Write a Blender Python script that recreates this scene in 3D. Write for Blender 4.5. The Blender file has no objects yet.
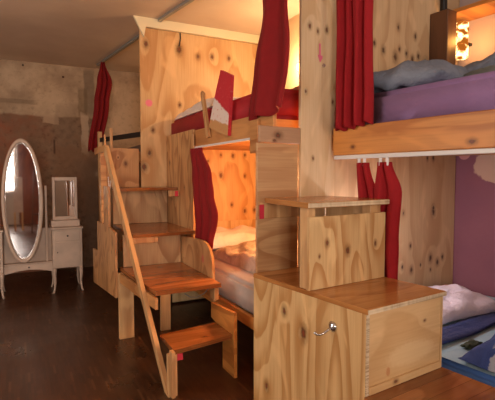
import bpy, bmesh, math, random
from mathutils import Vector, Matrix, noise
SC = bpy.context.scene
COL = SC.collection
R = math.radians
TILT = R(6.8)                      # the near bunk stands slightly askew in the room

# ------------------------------------------------------------------ helpers
def lin(c):
    return tuple(((v/255)/12.92 if v/255 <= .04045 else ((v/255+.055)/1.055)**2.4) for v in c)

class MB:
    """collects shapes (in frame coordinates, metres) for ONE mesh object"""
    def __init__(s): s.bm = bmesh.new()
    def box(s, x0, x1, y0, y1, z0, z1, bev=0.003):
        g = bmesh.ops.create_cube(s.bm, size=1)
        for v in g['verts']:
            v.co = Vector(((x0+x1)/2+v.co.x*(x1-x0), (y0+y1)/2+v.co.y*(y1-y0), (z0+z1)/2+v.co.z*(z1-z0)))
        if bev:
            es = list({e for v in g['verts'] for e in v.link_edges})
            bmesh.ops.bevel(s.bm, geom=es, offset=min(bev, .3*min(x1-x0, y1-y0, z1-z0)), segments=1, affect='EDGES')
        return s
    def prism(s, pts, vec):
        """polygon pts (3d) extruded by vec"""
        a = [s.bm.verts.new(Vector(p)) for p in pts]
        b = [s.bm.verts.new(Vector(p)+Vector(vec)) for p in pts]
        n = len(pts)
        s.bm.faces.new(a); s.bm.faces.new(b[::-1])
        for i in range(n):
            s.bm.faces.new((a[i], b[i], b[(i+1) % n], a[(i+1) % n]))
        return s
    def tube(s, pts, r, n=10, closed=False):
        P = [Vector(p) for p in pts]; rings = []
        for i, p in enumerate(P):
            if closed: t = P[(i+1) % len(P)]-P[i-1]
            else: t = P[min(i+1, len(P)-1)]-P[max(i-1, 0)]
            t.normalize()
            up = Vector((0, 0, 1)) if abs(t.z) < .9 else Vector((1, 0, 0))
            a = t.cross(up).normalized(); b = t.cross(a).normalized()
            rr = r[i] if isinstance(r, (list, tuple)) else r
            rings.append([s.bm.verts.new(p+a*rr*math.cos(2*math.pi*k/n)+b*rr*math.sin(2*math.pi*k/n)) for k in range(n)])
        m = len(rings)
        for i in range(m if closed else m-1):
            A, B = rings[i], rings[(i+1) % m]
            for k in range(n): s.bm.faces.new((A[k], A[(k+1) % n], B[(k+1) % n], B[k]))
        if not closed:
            s.bm.faces.new(rings[0][::-1]); s.bm.faces.new(rings[-1])
        return s
    def lathe(s, c, prof, n=20, axis='z'):
        rings = []
        for r, h in prof:
            ring = []
            for k in range(n):
                a = 2*math.pi*k/n; u, v = r*math.cos(a), r*math.sin(a)
                o = {'z': (u, v, h), 'x': (h, u, v), 'y': (u, h, v)}[axis]
                ring.append(s.bm.verts.new(Vector(c)+Vector(o)))
            rings.append(ring)
        for A, B in zip(rings, rings[1:]):
            for k in range(n): s.bm.faces.new((A[k], A[(k+1) % n], B[(k+1) % n], B[k]))
        s.bm.faces.new(rings[0][::-1]); s.bm.faces.new(rings[-1])
        return s
    def grid(s, f, nu, nv):
        V = [[s.bm.verts.new(Vector(f(i/nu, j/nv))) for j in range(nv+1)] for i in range(nu+1)]
        for i in range(nu):
            for j in range(nv): s.bm.faces.new((V[i][j], V[i+1][j], V[i+1][j+1], V[i][j+1]))
        return s

def build(mb, name, mat, parent=None, org=(0, 0, 0), ang=0.0, smooth=False, label=None, solid=0, sub=0, grain=None):
    bm = mb.bm
    bmesh.ops.recalc_face_normals(bm, faces=bm.faces)
    uv = bm.loops.layers.uv.new('UVMap')
    for f in bm.faces:                       # metric box mapping; u runs across, v along the sheet
        n = f.normal
        ax = max(range(3), key=lambda i: abs(n[i]))
        for l in f.loops:
            c = l.vert.co
            l[uv].uv = ((c.y, c.z), (c.x, c.z), (c.x, c.y))[ax]
    O = Vector(parent['_o']) if parent is not None else Vector(org)
    for v in bm.verts: v.co -= O
    me = bpy.data.meshes.new(name)
    bm.to_mesh(me); bm.free()
    if smooth:
        for p in me.polygons: p.use_smooth = True
    me.materials.append(mat)
    o = bpy.data.objects.new(name, me); COL.objects.link(o)
    if solid:
        m = o.modifiers.new('thick', 'SOLIDIFY'); m.thickness = solid; m.offset = 0
    if sub:
        m = o.modifiers.new('sub', 'SUBSURF'); m.levels = m.render_levels = sub
    o['_o'] = tuple(O)
    if parent is not None: o.parent = parent_obj(o, parent)
    else:
        o.location = Matrix.Rotation(ang, 3, 'Z') @ O; o.rotation_euler = (0, 0, ang)
    if label: o['label'] = label
    return o

def parent_obj(o, p):
    o.location = Vector((0, 0, 0)); o['_o'] = tuple(p['_o'])
    return p

def thing(name, label, cat, org, ang=0.0, group=None):
    e = bpy.data.objects.new(name, None); COL.objects.link(e)
    e.location = Matrix.Rotation(ang, 3, 'Z') @ Vector(org); e.rotation_euler = (0, 0, ang)
    e.empty_display_size = .1; e['_o'] = tuple(org)
    return tag(e, label, cat, group)

def tag(o, label, cat, group=None):
    o['label'] = label; o['category'] = cat
    if group: o['group'] = group
    return o

def struct(mb, name, mat, ang=0.0, parent=None, org=(0, 0, 0)):
    o = build(mb, name, mat, parent, ang=ang, org=org)
    if parent is None: o['kind'] = 'structure'
    return o

# ------------------------------------------------------------------ materials
class NT:
    def __init__(s, name):
        s.m = bpy.data.materials.new(name); s.m.use_nodes = True
        s.t = s.m.node_tree; s.t.nodes.clear()
        s.out = s.t.nodes.new('ShaderNodeOutputMaterial')
    def n(s, typ, ins=None, **kw):
        nd = s.t.nodes.new(typ)
        for k, v in kw.items(): setattr(nd, k, v)
        for k, v in (ins or {}).items():
            sock = nd.inputs[k]
            if hasattr(v, 'is_output') or isinstance(v, bpy.types.NodeSocket): s.t.links.new(v, sock)
            else:
                if sock.type == 'RGBA' and len(v) == 3: v = (*v, 1)
                sock.default_value = v
        return nd
    def math(s, op, a, b=0.0, c=0.0, clamp=False):
        nd = s.n('ShaderNodeMath', {0: a, 1: b, 2: c}, operation=op, use_clamp=clamp); return nd.outputs[0]
    def rng(s, v, a, b, c=0., d=1., smooth=True):
        nd = s.n('ShaderNodeMapRange', {0: v, 1: a, 2: b, 3: c, 4: d}, interpolation_type='SMOOTHSTEP' if smooth else 'LINEAR')
        return nd.outputs[0]
    def noise(s, vec, scale, detail=3., rough=.5, dist=0.):
        nd = s.n('ShaderNodeTexNoise', {'Vector': vec, 'Scale': scale, 'Detail': detail, 'Roughness': rough, 'Distortion': dist})
        return nd.outputs[0]
    def mix(s, f, a, b, mode='MIX'):
        nd = s.n('ShaderNodeMix', data_type='RGBA', blend_type=mode)
        for i, v in ((0, f), (6, a), (7, b)):
            if isinstance(v, bpy.types.NodeSocket): s.t.links.new(v, nd.inputs[i])
            elif i == 0: nd.inputs[0].default_value = v
            else: nd.inputs[i].default_value = (*v, 1)[:4]
        return nd.outputs[2]
    def uv(s, su=1., sv=1., ou=0., ov=0.):
        u = s.n('ShaderNodeUVMap').outputs[0]
        return s.n('ShaderNodeMapping', {'Vector': u, 'Location': (ou, ov, 0), 'Scale': (su, sv, 1)}).outputs[0]
    def bsdf(s, col, rough=.6, bump=None, bd=.3, dist=.01, **kw):
        b = s.n('ShaderNodeBsdfPrincipled', {'Base Color': col, 'Roughness': rough})
        for k, v in kw.items():
            sock = b.inputs[k.replace('_', ' ')]
            if isinstance(v, bpy.types.NodeSocket): s.t.links.new(v, sock)
            else: sock.default_value = v
        if bump is not None:
            bn = s.n('ShaderNodeBump', {'Height': bump, 'Strength': bd, 'Distance': dist})
            s.t.links.new(bn.outputs[0], b.inputs['Normal'])
        s.t.links.new(b.outputs[0], s.out.inputs[0])
        return s.m

def wood(name, light, dark, knots=(), rnd=None, along='v', seed=0., freq=7., nu=3.2, nv=.7, contrast=1., rough=.5,
         marks=(), knotcol=(70, 34, 18), ksize=1., streak=.35, planks=0):
    """rotary-cut sheet or board: contour grain bending round its knots, knots at given u,v,r"""
    s = NT(name)
    uv0 = s.uv()
    if along == 'u':
        sw = s.n('ShaderNodeSeparateXYZ', {0: uv0})
        uv = s.n('ShaderNodeCombineXYZ', {0: sw.outputs[1], 1: sw.outputs[0]}).outputs[0]
    else: uv = uv0
    ks = [(k[1], k[0], *k[2:]) if along == 'u' else tuple(k) for k in knots]
    if rnd:
        rr = random.Random(int(seed*10)+3); n, u0, u1, v0, v1 = rnd
        for _ in range(n): 
            a, b = rr.uniform(u0, u1), rr.uniform(v0, v1)
            ks.append(((b, a) if along == 'u' else (a, b))+(rr.uniform(.006, .016),))
    sep = s.n('ShaderNodeSeparateXYZ', {0: uv}); U, V = sep.outputs[0], sep.outputs[1]
    mp = s.n('ShaderNodeMapping', {'Vector': uv, 'Location': (seed*3.1, seed*1.7, seed), 'Scale': (nu, nv, 1)}).outputs[0]
    nz = s.noise(mp, 1., 1.5, .4)
    D = None
    for k in ks:
        r = (k[2] if len(k) > 2 else .012)*ksize
        vm = s.n('ShaderNodeVectorMath', {0: uv, 1: (1/r, 1/(r*1.5), 1), 2: (-k[0]/r, -k[1]/(r*1.5), 0)}, operation='MULTIPLY_ADD')
        ln = s.n('ShaderNodeVectorMath', {0: vm.outputs[0]}, operation='LENGTH').outputs['Value']
        D = ln if D is None else s.math('MINIMUM', D, ln)
    field = s.math('MULTIPLY', nz, freq)
    if D is not None:
        bump = s.math('EXPONENT', s.math('MULTIPLY', D, -.45))
        field = s.math('ADD', field, s.math('MULTIPLY', bump, .85))
    fin = s.noise(s.n('ShaderNodeMapping', {'Vector': uv, 'Scale': (90, 3, 1), 'Location': (seed, 0, 0)}).outputs[0], 1., 3.)
    field = s.math('ADD', field, s.math('MULTIPLY', fin, .12))
    fr = s.math('FRACT', field)
    line = s.math('MULTIPLY', s.rng(fr, .25, .92), s.rng(fr, 1.0, .93))
    big = s.noise(s.n('ShaderNodeMapping', {'Vector': uv, 'Scale': (2.5, .8, 1), 'Location': (seed*2, 3, 0)}).outputs[0], 1., 3.)
    c = s.mix(s.math('MULTIPLY', line, contrast*.8, clamp=True), lin(light), lin(dark))
    c = s.mix(s.math('MULTIPLY', s.rng(fin, .35, .75), streak), c, lin(dark))
    c = s.mix(s.rng(big, .3, .75, 0, .30), c, lin([v*.8 for v in dark]))
    bl = s.noise(s.n('ShaderNodeMapping', {'Vector': uv, 'Scale': (7, 2.2, 1), 'Location': (seed*5, 1, 0)}).outputs[0], 1., 2., .5, .8)
    c = s.mix(s.rng(bl, .52, .66, 0, .5*contrast), c, lin([min(255, v*1.08) for v in light]))
    if planks:
        w = s.math('DIVIDE', U, planks); fl = s.math('FLOOR', w); ff = s.math('FRACT', w)
        wn = s.n('ShaderNodeTexWhiteNoise', {1: fl}, noise_dimensions='1D').outputs[0]
        c = s.mix(s.math('MULTIPLY', wn, .55), c, lin([v*.62 for v in dark]))
        c = s.mix(s.math('MULTIPLY', s.math('LESS_THAN', ff, .03), .6), c, lin((60, 30, 15)))
    if D is not None:
        D = s.math('ADD', D, s.math('MULTIPLY', s.math('SUBTRACT', s.noise(uv, 55., 2.), .5), .9)); halo = s.rng(D, 2.3, .8, 0, .55); c = s.mix(halo, c, lin([v*.72 for v in dark]))
        core = s.rng(s.math('ADD', D, s.math('MULTIPLY', fin, .5)), 1.35, .55, 0, .88); c = s.mix(core, c, lin(knotcol))
        inner = s.rng(D, .5, .3, 0, .55); c = s.mix(inner, c, lin([v*2.1 for v in knotcol]))
    for (u, v, a, b, colr, st) in marks:            # paint marks, soft-edged
        vm = s.n('ShaderNodeVectorMath', {0: uv0, 1: (1/a, 1/b, 1), 2: (-u/a, -v/b, 0)}, operation='MULTIPLY_ADD')
        ln = s.n('ShaderNodeVectorMath', {0: vm.outputs[0]}, operation='LENGTH').outputs['Value']
        ln = s.math('ADD', ln, s.math('MULTIPLY', s.noise(uv0, 60.), .5))
        c = s.mix(s.rng(ln, 1.5, 1.0, 0, st), c, lin(colr))
    return s.bsdf(c, rough, bump=s.math('ADD', fin, line), bd=.08, dist=.002)

def plain(name, col, rough=.6, metal=0., bump=0., scale=200., var=.0, **kw):
    s = NT(name); c = (*lin(col), 1)
    g = s.n('ShaderNodeNewGeometry').outputs['Position'] if False else s.n('ShaderNodeTexCoord').outputs['Object']
    nz = s.noise(g, scale)
    if var: c = s.mix(s.rng(s.noise(g, 6., 4.), .3, .7, 0, var), lin(col), lin([v*.6 for v in col]))
    return s.bsdf(c, rough, bump=nz if bump else None, bd=bump, dist=.003, Metallic=metal, **kw)

def cloth(name, col, col2=None, bump=.4, var=.35, sheen=.06, wr=9.):
    s = NT(name); g = s.n('ShaderNodeTexCoord').outputs['Object']
    f = s.noise(g, wr, 5., .6, .8); w = s.noise(g, 500., 2.)
    c = s.mix(s.rng(f, .3, .7, 0, var), lin(col), lin(col2 or [v*.72 for v in col]))
    return s.bsdf(c, .9, bump=s.math('ADD', f, s.math('MULTIPLY', w, .08)), bd=bump, dist=.03, Sheen_Weight=sheen)

def emit(name, col, st):
    s = NT(name); e = s.n('ShaderNodeEmission', {'Color': (*lin(col), 1), 'Strength': st})
    s.t.links.new(e.outputs[0], s.out.inputs[0]); return s.m

PL, PD = (226, 194, 144), (188, 140, 86)       # pale ply, its grain
TL, TD = (188, 120, 68), (140, 78, 38)         # varnished treads

M = {}
M['pine'] = wood('pine_board', (206, 150, 92), (164, 100, 52), rnd=(5, -.5, 4, 0, 2), along='u', freq=6, nu=5, nv=.5, seed=2)
M['pine_v'] = wood('pine_batten', (214, 170, 118), (176, 122, 74), rnd=(4, 0, 4, 0, 2), freq=6, nu=6, nv=.5, seed=5)
M['orangepine'] = wood('honey_pine_board', (214, 146, 74), (176, 104, 44), knots=[(1.12, 1.50, .012), (1.83, 1.512, .009)], along='u', freq=5, nu=5, nv=.4, seed=9, rough=.4)
M['tread'] = wood('varnished_tread', TL, TD, rnd=(5, .7, 2, 1, 4.4), freq=5, nu=5, nv=.6, seed=7, rough=.22, along='u', planks=.09, streak=.4)
M['steptop'] = wood('varnished_ply_top', (204, 142, 82), (150, 86, 38), rnd=(1, 1.4, 2, .8, 2), freq=5, nu=3, nv=.8, seed=12, rough=.22, contrast=.7, along='u')
M['edge'] = wood('ply_edge', (232, 210, 176), (160, 124, 88), freq=3, nu=1, nv=120, seed=3)
M['ply'] = wood('plywood', PL, PD, rnd=(10, .6, 4.8, 0, 2.8), seed=1)
M['darkwood'] = wood('dark_wood', (104, 68, 44), (70, 44, 28), seed=30)
M['plydim'] = wood('plywood_brownish', (212, 174, 128), (168, 118, 76), rnd=(9, .6, 5, 0, 1.8), seed=4)
M['red'] = cloth('red_curtain_cloth', (152, 10, 22), (134, 6, 15), bump=.1, var=.5, sheen=0)
M['reddark'] = cloth('dark_red_curtain_cloth', (134, 9, 14), (114, 6, 10), bump=.1, sheen=0)
M['redpaint'] = plain('red_cover', (170, 24, 34), .75, var=.3)
M['white'] = plain('cream_lacquer', (206, 180, 160), .45, var=.25)
M['whitemetal'] = plain('white_rail', (225, 225, 225), .35)
M['grey_rail'] = plain('grey_rail', (150, 148, 142), .4, metal=.3)
M['chrome'] = plain('chrome', (220, 220, 225), .18, metal=1.)
M['black'] = plain('black_metal', (26, 24, 24), .5)
M['mirror'] = plain('mirror_glass', (236, 236, 240), .03, metal=1.)
M['pinktape'] = plain('red_tape', (214, 50, 70), .6)
M['lav'] = cloth('lavender_sheet', (156, 122, 170), (130, 98, 146), bump=.35, wr=5.)
M['blue'] = cloth('blue_duvet_cloth', (44, 66, 130), (30, 44, 96), bump=.6)
M['navy'] = cloth('navy_blanket_cloth', (34, 52, 112), (24, 36, 84), bump=.5)
M['ltblue'] = cloth('pale_blue_sheet', (164, 198, 216), (140, 178, 202), bump=.3)
M['bluecover'] = cloth('blue_mattress_cover', (70, 112, 180), (56, 92, 160), bump=.3)
M['pillowW'] = cloth('white_pillow_cloth', (222, 214, 228), (184, 176, 204), bump=.9, wr=11.)
M['pillowG'] = cloth('grey_blue_pillow_cloth', (134, 142, 158), (94, 100, 118), bump=1., wr=7., var=.6)
M['pillowO'] = cloth('grey_green_pillow_cloth', (112, 118, 112), (84, 92, 92), bump=.6)
M['pinkpillow'] = cloth('pale_pink_pillow_cloth', (232, 226, 228), (214, 204, 206), bump=.7)
M['duvet'] = cloth('beige_duvet_cloth', (196, 186, 174), (140, 122, 108), bump=1., wr=8., var=.6)
M['greysheet'] = cloth('grey_pink_sheet', (190, 178, 170), (172, 160, 154), bump=.25)
M['whitecloth'] = cloth('white_sheet', (235, 222, 212), (205, 186, 176), bump=.5)
M['cream'] = plain('cream_foam_strip', (240, 224, 186), .8)
M['pink'] = plain('pink_marker', (226, 110, 140), .8)

# ------------------------------------------------------------------ room shell
def plaster_rear():
    s = NT('old_plaster'); uv = s.uv()
    sep = s.n('ShaderNodeSeparateXYZ', {0: uv}); U, V = sep.outputs[0], sep.outputs[1]
    wob = s.math('MULTIPLY', s.math('SUBTRACT', s.noise(uv, 4., 6.), .5), .3)
    fine = s.noise(uv, 14., 8., .65); big = s.noise(uv, 1.6, 5., .6)
    up = s.mix(s.rng(big, .35, .65), lin((204, 176, 144)), lin((166, 138, 110)))
    up = s.mix(s.rng(fine, .5, .75, 0, .4), up, lin((104, 82, 62)))
    lo = s.mix(s.rng(big, .35, .62), lin((150, 92, 66)), lin((126, 96, 74)))
    lo = s.mix(s.rng(s.noise(uv, 5., 6., .7), .45, .62, 0, .6), lo, lin((140, 108, 84)))
    lo = s.mix(s.rng(fine, .55, .7, 0, .45), lo, lin((70, 40, 30)))
    lo = s.mix(s.rng(s.math('ADD', U, wob), .12, .42, 0, .85), lo, s.mix(s.rng(fine, .4, .7), lin((140, 112, 88)), lin((104, 80, 62))))
    lo = s.mix(s.rng(s.math('ADD', U, wob), .98, 1.08), lo, up)
    c = s.mix(s.rng(s.math('ADD', V, s.math('MULTIPLY', wob, .25)), 2.15, 2.19), lo, up)
    def blob(c, u, v, a, b, col, st, ns=.6):
        vm = s.n('ShaderNodeVectorMath', {0: uv, 1: (1/a, 1/b, 1), 2: (-u/a, -v/b, 0)}, operation='MULTIPLY_ADD')
        # superelliptic distance
        sp = s.n('ShaderNodeSeparateXYZ', {0: vm.outputs[0]})
        d = s.math('MAXIMUM', s.math('ABSOLUTE', sp.outputs[0]), s.math('ABSOLUTE', sp.outputs[1]))
        d = s.math('ADD', d, s.math('MULTIPLY', s.math('SUBTRACT', s.noise(uv, 7., 5.), .5), ns*2))
        return s.mix(s.rng(d, 1.2, .8, 0, st), c, lin(col))
    c = blob(c, .93, 2.52, .07, .32, (104, 90, 76), .55, .35)
    c = blob(c, .84, 2.40, .06, .2, (110, 88, 60), .5, .5)
    c = blob(c, .40, 2.13, .10, .06, (190, 160, 130), .8, .6)
    c = blob(c, .86, 1.95, .05, .28, (196, 172, 146), .7, .6)
    c = blob(c, .62, 2.0, .14, .35, (134, 110, 88), .35, .7)
    c = blob(c, .75, 1.3, .3, .5, (130, 94, 68), .6, .8)
    c = blob(c, .45, 1.75, .012, .10, (60, 30, 24), .7, .3)
    c = blob(c, 1.05, .6, .2, .9, (100, 72, 52), .5, .6)
    c = blob(c, .585, 2.73, .014, .012, (70, 20, 16), .95, .1)
    c = blob(c, .08, 2.84, .012, .014, (50, 36, 30), .9, .1)
    c = blob(c, -.2, 2.35, .4, .03, (128, 104, 80), .5, .5)
    return s.bsdf(c, .9, bump=fine, bd=.4, dist=.01)

def paint(name, col, col2, patches=()):
    s = NT(name); uv = s.uv(); big = s.noise(uv, 1.2, 4.)
    c = s.mix(s.rng(big, .3, .7), lin(col), lin(col2))
    for (u, v, a, b, pc) in patches:
        vm = s.n('ShaderNodeVectorMath', {0: uv, 1: (1/a, 1/b, 1), 2: (-u/a, -v/b, 0)}, operation='MULTIPLY_ADD')
        ln = s.n('ShaderNodeVectorMath', {0: vm.outputs[0]}, operation='LENGTH').outputs['Value']
        ln = s.math('ADD', ln, s.math('MULTIPLY', s.math('SUBTRACT', s.noise(uv, 6., 5.), .5), .9))
        c = s.mix(s.rng(ln, 1.04, .98), c, lin(pc))
    return s.bsdf(c, .85, bump=s.noise(uv, 30., 4.), bd=.15, dist=.01)

def parquet():
    s = NT('strip_parquet'); uv = s.uv()
    sep = s.n('ShaderNodeSeparateXYZ', {0: uv}); U, V = sep.outputs[0], sep.outputs[1]
    w = s.math('DIVIDE', U, .016); row = s.math('FLOOR', w)
    off = s.n('ShaderNodeTexWhiteNoise', {1: row}, noise_dimensions='1D').outputs[0]
    l = s.math('ADD', s.math('DIVIDE', V, .16), s.math('MULTIPLY', off, 7.)); seg = s.math('FLOOR', l)
    vec = s.n('ShaderNodeCombineXYZ', {0: row, 1: seg}).outputs[0]
    rv = s.n('ShaderNodeTexWhiteNoise', {0: vec}, noise_dimensions='3D').outputs[0]
    c = s.mix(s.rng(rv, 0, 1, smooth=False), lin((62, 37, 23)), lin((82, 50, 31)))
    c = s.mix(s.rng(rv, .94, .98, 0, .5), c, lin((112, 74, 48)))
    gap = s.math('MAXIMUM', s.math('LESS_THAN', s.math('FRACT', w), .05), s.math('LESS_THAN', s.math('FRACT', l), .006))
    c = s.mix(s.math('MULTIPLY', gap, .5), c, lin((24, 12, 8)))
    wear = s.noise(uv, 2.2, 5., .6)
    c = s.mix(s.rng(wear, .45, .7, 0, .25), c, lin((100, 74, 56)))
    return s.bsdf(c, s.rng(wear, .3, .7, .26, .42), bump=s.math('MULTIPLY', gap, -1.), bd=.15, dist=.002)

XL, XR, YB, YR, ZC = -2.8, 3.9, -2.8, 6.9, 2.89
struct(MB().box(XL-.1, XR+.3, YB-.1, YR+.1, -.1, 0, 0), 'floor', parquet())
struct(MB().box(XL-.1, XR+.3, YB-.1, YR+.1, ZC, ZC+.1, 0), 'ceiling', paint('ceiling_paint', (222, 200, 176), (206, 182, 158)))
struct(MB().box(XL-.1, 2.6, YR, YR+.12, 0, ZC, 0), 'wall_rear', plaster_rear())
struct(MB().box(2.42, 2.54, 2.60, YR, 0, ZC, 0), 'wall_right', paint('warm_plaster', (214, 180, 140), (190, 154, 116)))
W_LO = paint('mauve_wall_paint', (140, 90, 104), (128, 80, 96), [(1.68, 1.42, .22, .13, (186, 156, 140)), (1.98, 1.53, .055, .06, (190, 140, 140))])
struct(MB().box(3.35, 3.47, -1.6, 2.12, 0, 1.60, 0), 'wall_niche', W_LO, ang=TILT)
struct(MB().box(3.35, 3.47, -1.6, 2.12, 1.60, ZC, 0), 'wall_niche_upper', paint('pale_lilac_plaster', (196, 178, 176), (180, 160, 162)), ang=TILT)
WP = paint('wall_paint', (190, 176, 160), (176, 160, 146))
# left wall with a big window, back wall with a window, a second one added for light and a door (behind the viewer)
mb = MB(); mb.box(XL-.12, XL, YB, 1.4, 0, ZC, 0); mb.box(XL-.12, XL, 3.6, YR, 0, ZC, 0)
mb.box(XL-.12, XL, 1.4, 3.6, 0, .85, 0); mb.box(XL-.12, XL, 1.4, 3.6, 2.45, ZC, 0)
struct(mb, 'wall_left', WP)
mb = MB(); mb.box(XL, -1.3, YB-.12, YB, 0, ZC, 0); mb.box(-.10, 1.7, YB-.12, YB, 0, ZC, 0); mb.box(3.1, XR+.3, YB-.12, YB, 0, ZC, 0); mb.box(1.7, 3.1, YB-.12, YB, 0, .9, 0); mb.box(1.7, 3.1, YB-.12, YB, 2.35, ZC, 0)
mb.box(-1.3, -.10, YB-.12, YB, 0, .9, 0); mb.box(-1.3, -.10, YB-.12, YB, 2.35, ZC, 0)
struct(mb, 'wall_back', WP)
struct(MB().box(XR+.1, XR+.22, YB, 0, 0, ZC, 0), 'wall_far_right', WP)

def glass():
    s = NT('window_glass')
    a = s.n('ShaderNodeBsdfTransparent'); b = s.n('ShaderNodeBsdfGlossy', {'Roughness': .02})
    m = s.n('ShaderNodeMixShader', {0: .06, 1: a.outputs[0], 2: b.outputs[0]})
    s.t.links.new(m.outputs[0], s.out.inputs[0]); return s.m
GL = glass()
def window(name, axis, p, a0, a1, z0, z1):
    def bx(mb, a, b, c, d, t0, t1):
        return mb.box(a, b, p+t0, p+t1, c, d, .002) if axis == 'y' else mb.box(p+t0, p+t1, a, b, c, d, .002)
    mb = MB()
    for (a, b, c, d) in ((a0, a0+.06, z0, z1), (a1-.06, a1, z0, z1), (a0, a1, z0, z0+.06), (a0, a1, z1-.06, z1),
                         ((a0+a1)/2-.035, (a0+a1)/2+.035, z0, z1), (a0, a1, z1-.5, z1-.45)): bx(mb, a, b, c, d, -.09, -.03)
    w = build(mb, name, M['white'], org=((a0+a1)/2, p, z0) if axis == 'y' else (p, (a0+a1)/2, z0)); w['kind'] = 'structure'
    build(bx(MB(), a0+.02, a1-.02, z0+.02, z1-.02, -.066, -.06), 'window_pane', GL, w)
    build(bx(MB(), a0-.03, a1+.03, z0-.03, z0, -.03, .12), 'window_sill', M['white'], w)
window('window_1', 'x', XL, 1.4, 3.6, .85, 2.45)
window('window_2', 'y', YB, -1.3, -.10, .9, 2.35)
window('added_window', 'y', YB, 1.7, 3.1, .9, 2.35)  # unseen window, added to brighten the near panels that face the camera
d = build(MB().box(-.03, .87, YB, YB+.05, 0, 2.2), 'door_1', wood('red_brown_door', (130, 66, 36), (92, 40, 20), seed=22, rough=.4), org=(.42, YB, 0)); d['kind'] = 'structure'
build(MB().box(.78, .81, YB+.05, YB+.11, 1.02, 1.05).box(.66, .81, YB+.09, YB+.11, 1.02, 1.05), 'door_handle', M['chrome'], d)

# ------------------------------------------------------------------ soft shapes
def curtain(outline, folds, amp, axis, mat, name, label, group=None, ang=0., ph=0., nv=40, dirn=0, rings=None, seed=0):
    """outline: list of (z, (xL,yL), (xR,yR)) from top to bottom; folds across it"""
    O = sorted(outline, key=lambda o: -o[0])
    def at(z):
        for a, b in zip(O, O[1:]):
            if a[0] >= z >= b[0]:
                t = (a[0]-z)/(a[0]-b[0]+1e-9); t = t*t*(3-2*t)
                return [tuple(a[k][i]*(1-t)+b[k][i]*t for i in (0, 1)) for k in (1, 2)]
        return O[-1][1:]
    z0, z1 = O[0][0], O[-1][0]
    def f(u, v):
        z = z0+(z1-z0)*v
        L, Rr = at(z); dx, dy = Rr[0]-L[0], Rr[1]-L[1]; ln = math.hypot(dx, dy)+1e-6
        w = ln*(.9+.1*v)
        uu = u+.025*math.sin(2*math.pi*u*folds*.5+ph+v*2)
        s_ = math.sin(2*math.pi*folds*uu+ph+.5*math.sin(v*3+ph)) + .35*math.sin(2*math.pi*folds*1.9*u+1.3+ph+v*1.5)
        a = amp*(.65+.5*v)*s_ + .012*noise.noise(Vector((u*3+seed, v*5, ph)))
        zz = z - (.012*math.sin(2*math.pi*folds*u+1)+.01*math.sin(u*5))*(v > .999)
        return (L[0]+dx*u-dy/ln*a, L[1]+dy*u+dx/ln*a, zz)
    mb = MB().grid(f, max(24, int(folds*14)), nv)
    c = ((O[0][1][0]+O[0][2][0])/2, (O[0][1][1]+O[0][2][1])/2, z1)
    if rings is None:
        o = build(mb, name, mat, org=c, ang=ang, smooth=True, solid=.004); return tag(o, label, 'curtain', group)
    t = thing(name, label, 'curtain', c, ang, group)
    build(mb, 'curtain_cloth', mat, t, smooth=True, solid=.004)
    L, Rr = O[0][1], O[0][2]
    for i in range(rings):
        u = (i+.5)/rings; x = L[0]+(Rr[0]-L[0])*u; y = L[1]+(Rr[1]-L[1])*u
        build(MB().box(x-.006, x+.006, y-.008, y+.008, z0-.02, z0+.028, .002), 'curtain_glider', M['whitemetal'], t)
    return t

def pillow(c, sx, sy, h, rot, pitch=0., roll=0., seed=0, dent=.15):
    Rm = Matrix.Rotation(rot, 4, 'Z') @ Matrix.Rotation(pitch, 4, 'X') @ Matrix.Rotation(roll, 4, 'Y')
    mb = MB(); n = 26
    def side(sg):
        def f(u, v):
            x, y = u*2-1, v*2-1
            e = max(0, (1-abs(x)**2.6))**.55*max(0, (1-abs(y)**2.6))**.55
            k = 1-.07*(1-abs(x*y)) * (abs(x)**6+abs(y)**6)    # sides pulled in between the corners
            z = sg*h*e*(1-dent*math.exp(-(x*x+y*y)*3)) if sg > 0 else sg*h*.35*e
            q = Vector((x*2+seed, y*2, seed))
            z += .035*h/.08*noise.noise(q*1.3)*e + .012*noise.noise(q*4)*e
            z += .01*math.sin(9*(x+y)+3*noise.noise(q))*e*abs(x)
            p = Rm @ Vector((x*sx*k, y*sy*k, z)); return (c[0]+p.x, c[1]+p.y, c[2]+p.z)
        return f
    mb.grid(side(1), n, n); mb.grid(side(-1), n, n)
    bmesh.ops.remove_doubles(mb.bm, verts=mb.bm.verts, dist=.0008)
    return mb

def heap(x0, x1, y0, y1, z, h, seed=0, rough=1., edge=.16, fx=1., nx=44, ny=44, shape=None, skirt=True):
    """a duvet or blanket lying crumpled: closed mesh, rounded rim, folds"""
    mb = MB()
    def top(u, v):
        x, y = u*2-1, v*2-1
        e = (max(0, 1-abs(x)**5)*max(0, 1-abs(y)**5))**.45
        q = Vector((u*2.2*fx+seed, v*2.2, seed*.7))
        n1 = noise.noise(q*1.2); n2 = abs(noise.noise(q*2.3)); n3 = noise.noise(q*5)
        hh = h*(.72+.5*n1)-h*.5*rough*(.3-n2 if n2 < .3 else 0)+h*.10*n3
        if shape: hh *= shape(u, v)
        wx = .05*noise.noise(Vector((v*3+seed, 1, 0)))*rough; wy = .05*noise.noise(Vector((u*3+seed, 5, 0)))*rough
        return (x0+(x1-x0)*u+wx*abs(x)**3, y0+(y1-y0)*v+wy*abs(y)**3, z+.004+max(.0, hh)*e)
    mb.grid(top, nx, ny)
    def bot(u, v):
        a = top(u, v); return (a[0], a[1], z+.002)
    mb.grid(bot, nx, ny)
    bmesh.ops.remove_doubles(mb.bm, verts=mb.bm.verts, dist=.0015)
    return mb

def mattress(x0, x1, y0, y1, z0, z1, r=.035):
    mb = MB(); mb.box(x0, x1, y0, y1, z0, z1, 0)
    bmesh.ops.bevel(mb.bm, geom=list(mb.bm.edges), offset=r, segments=4, affect='EDGES')
    return mb

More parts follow.
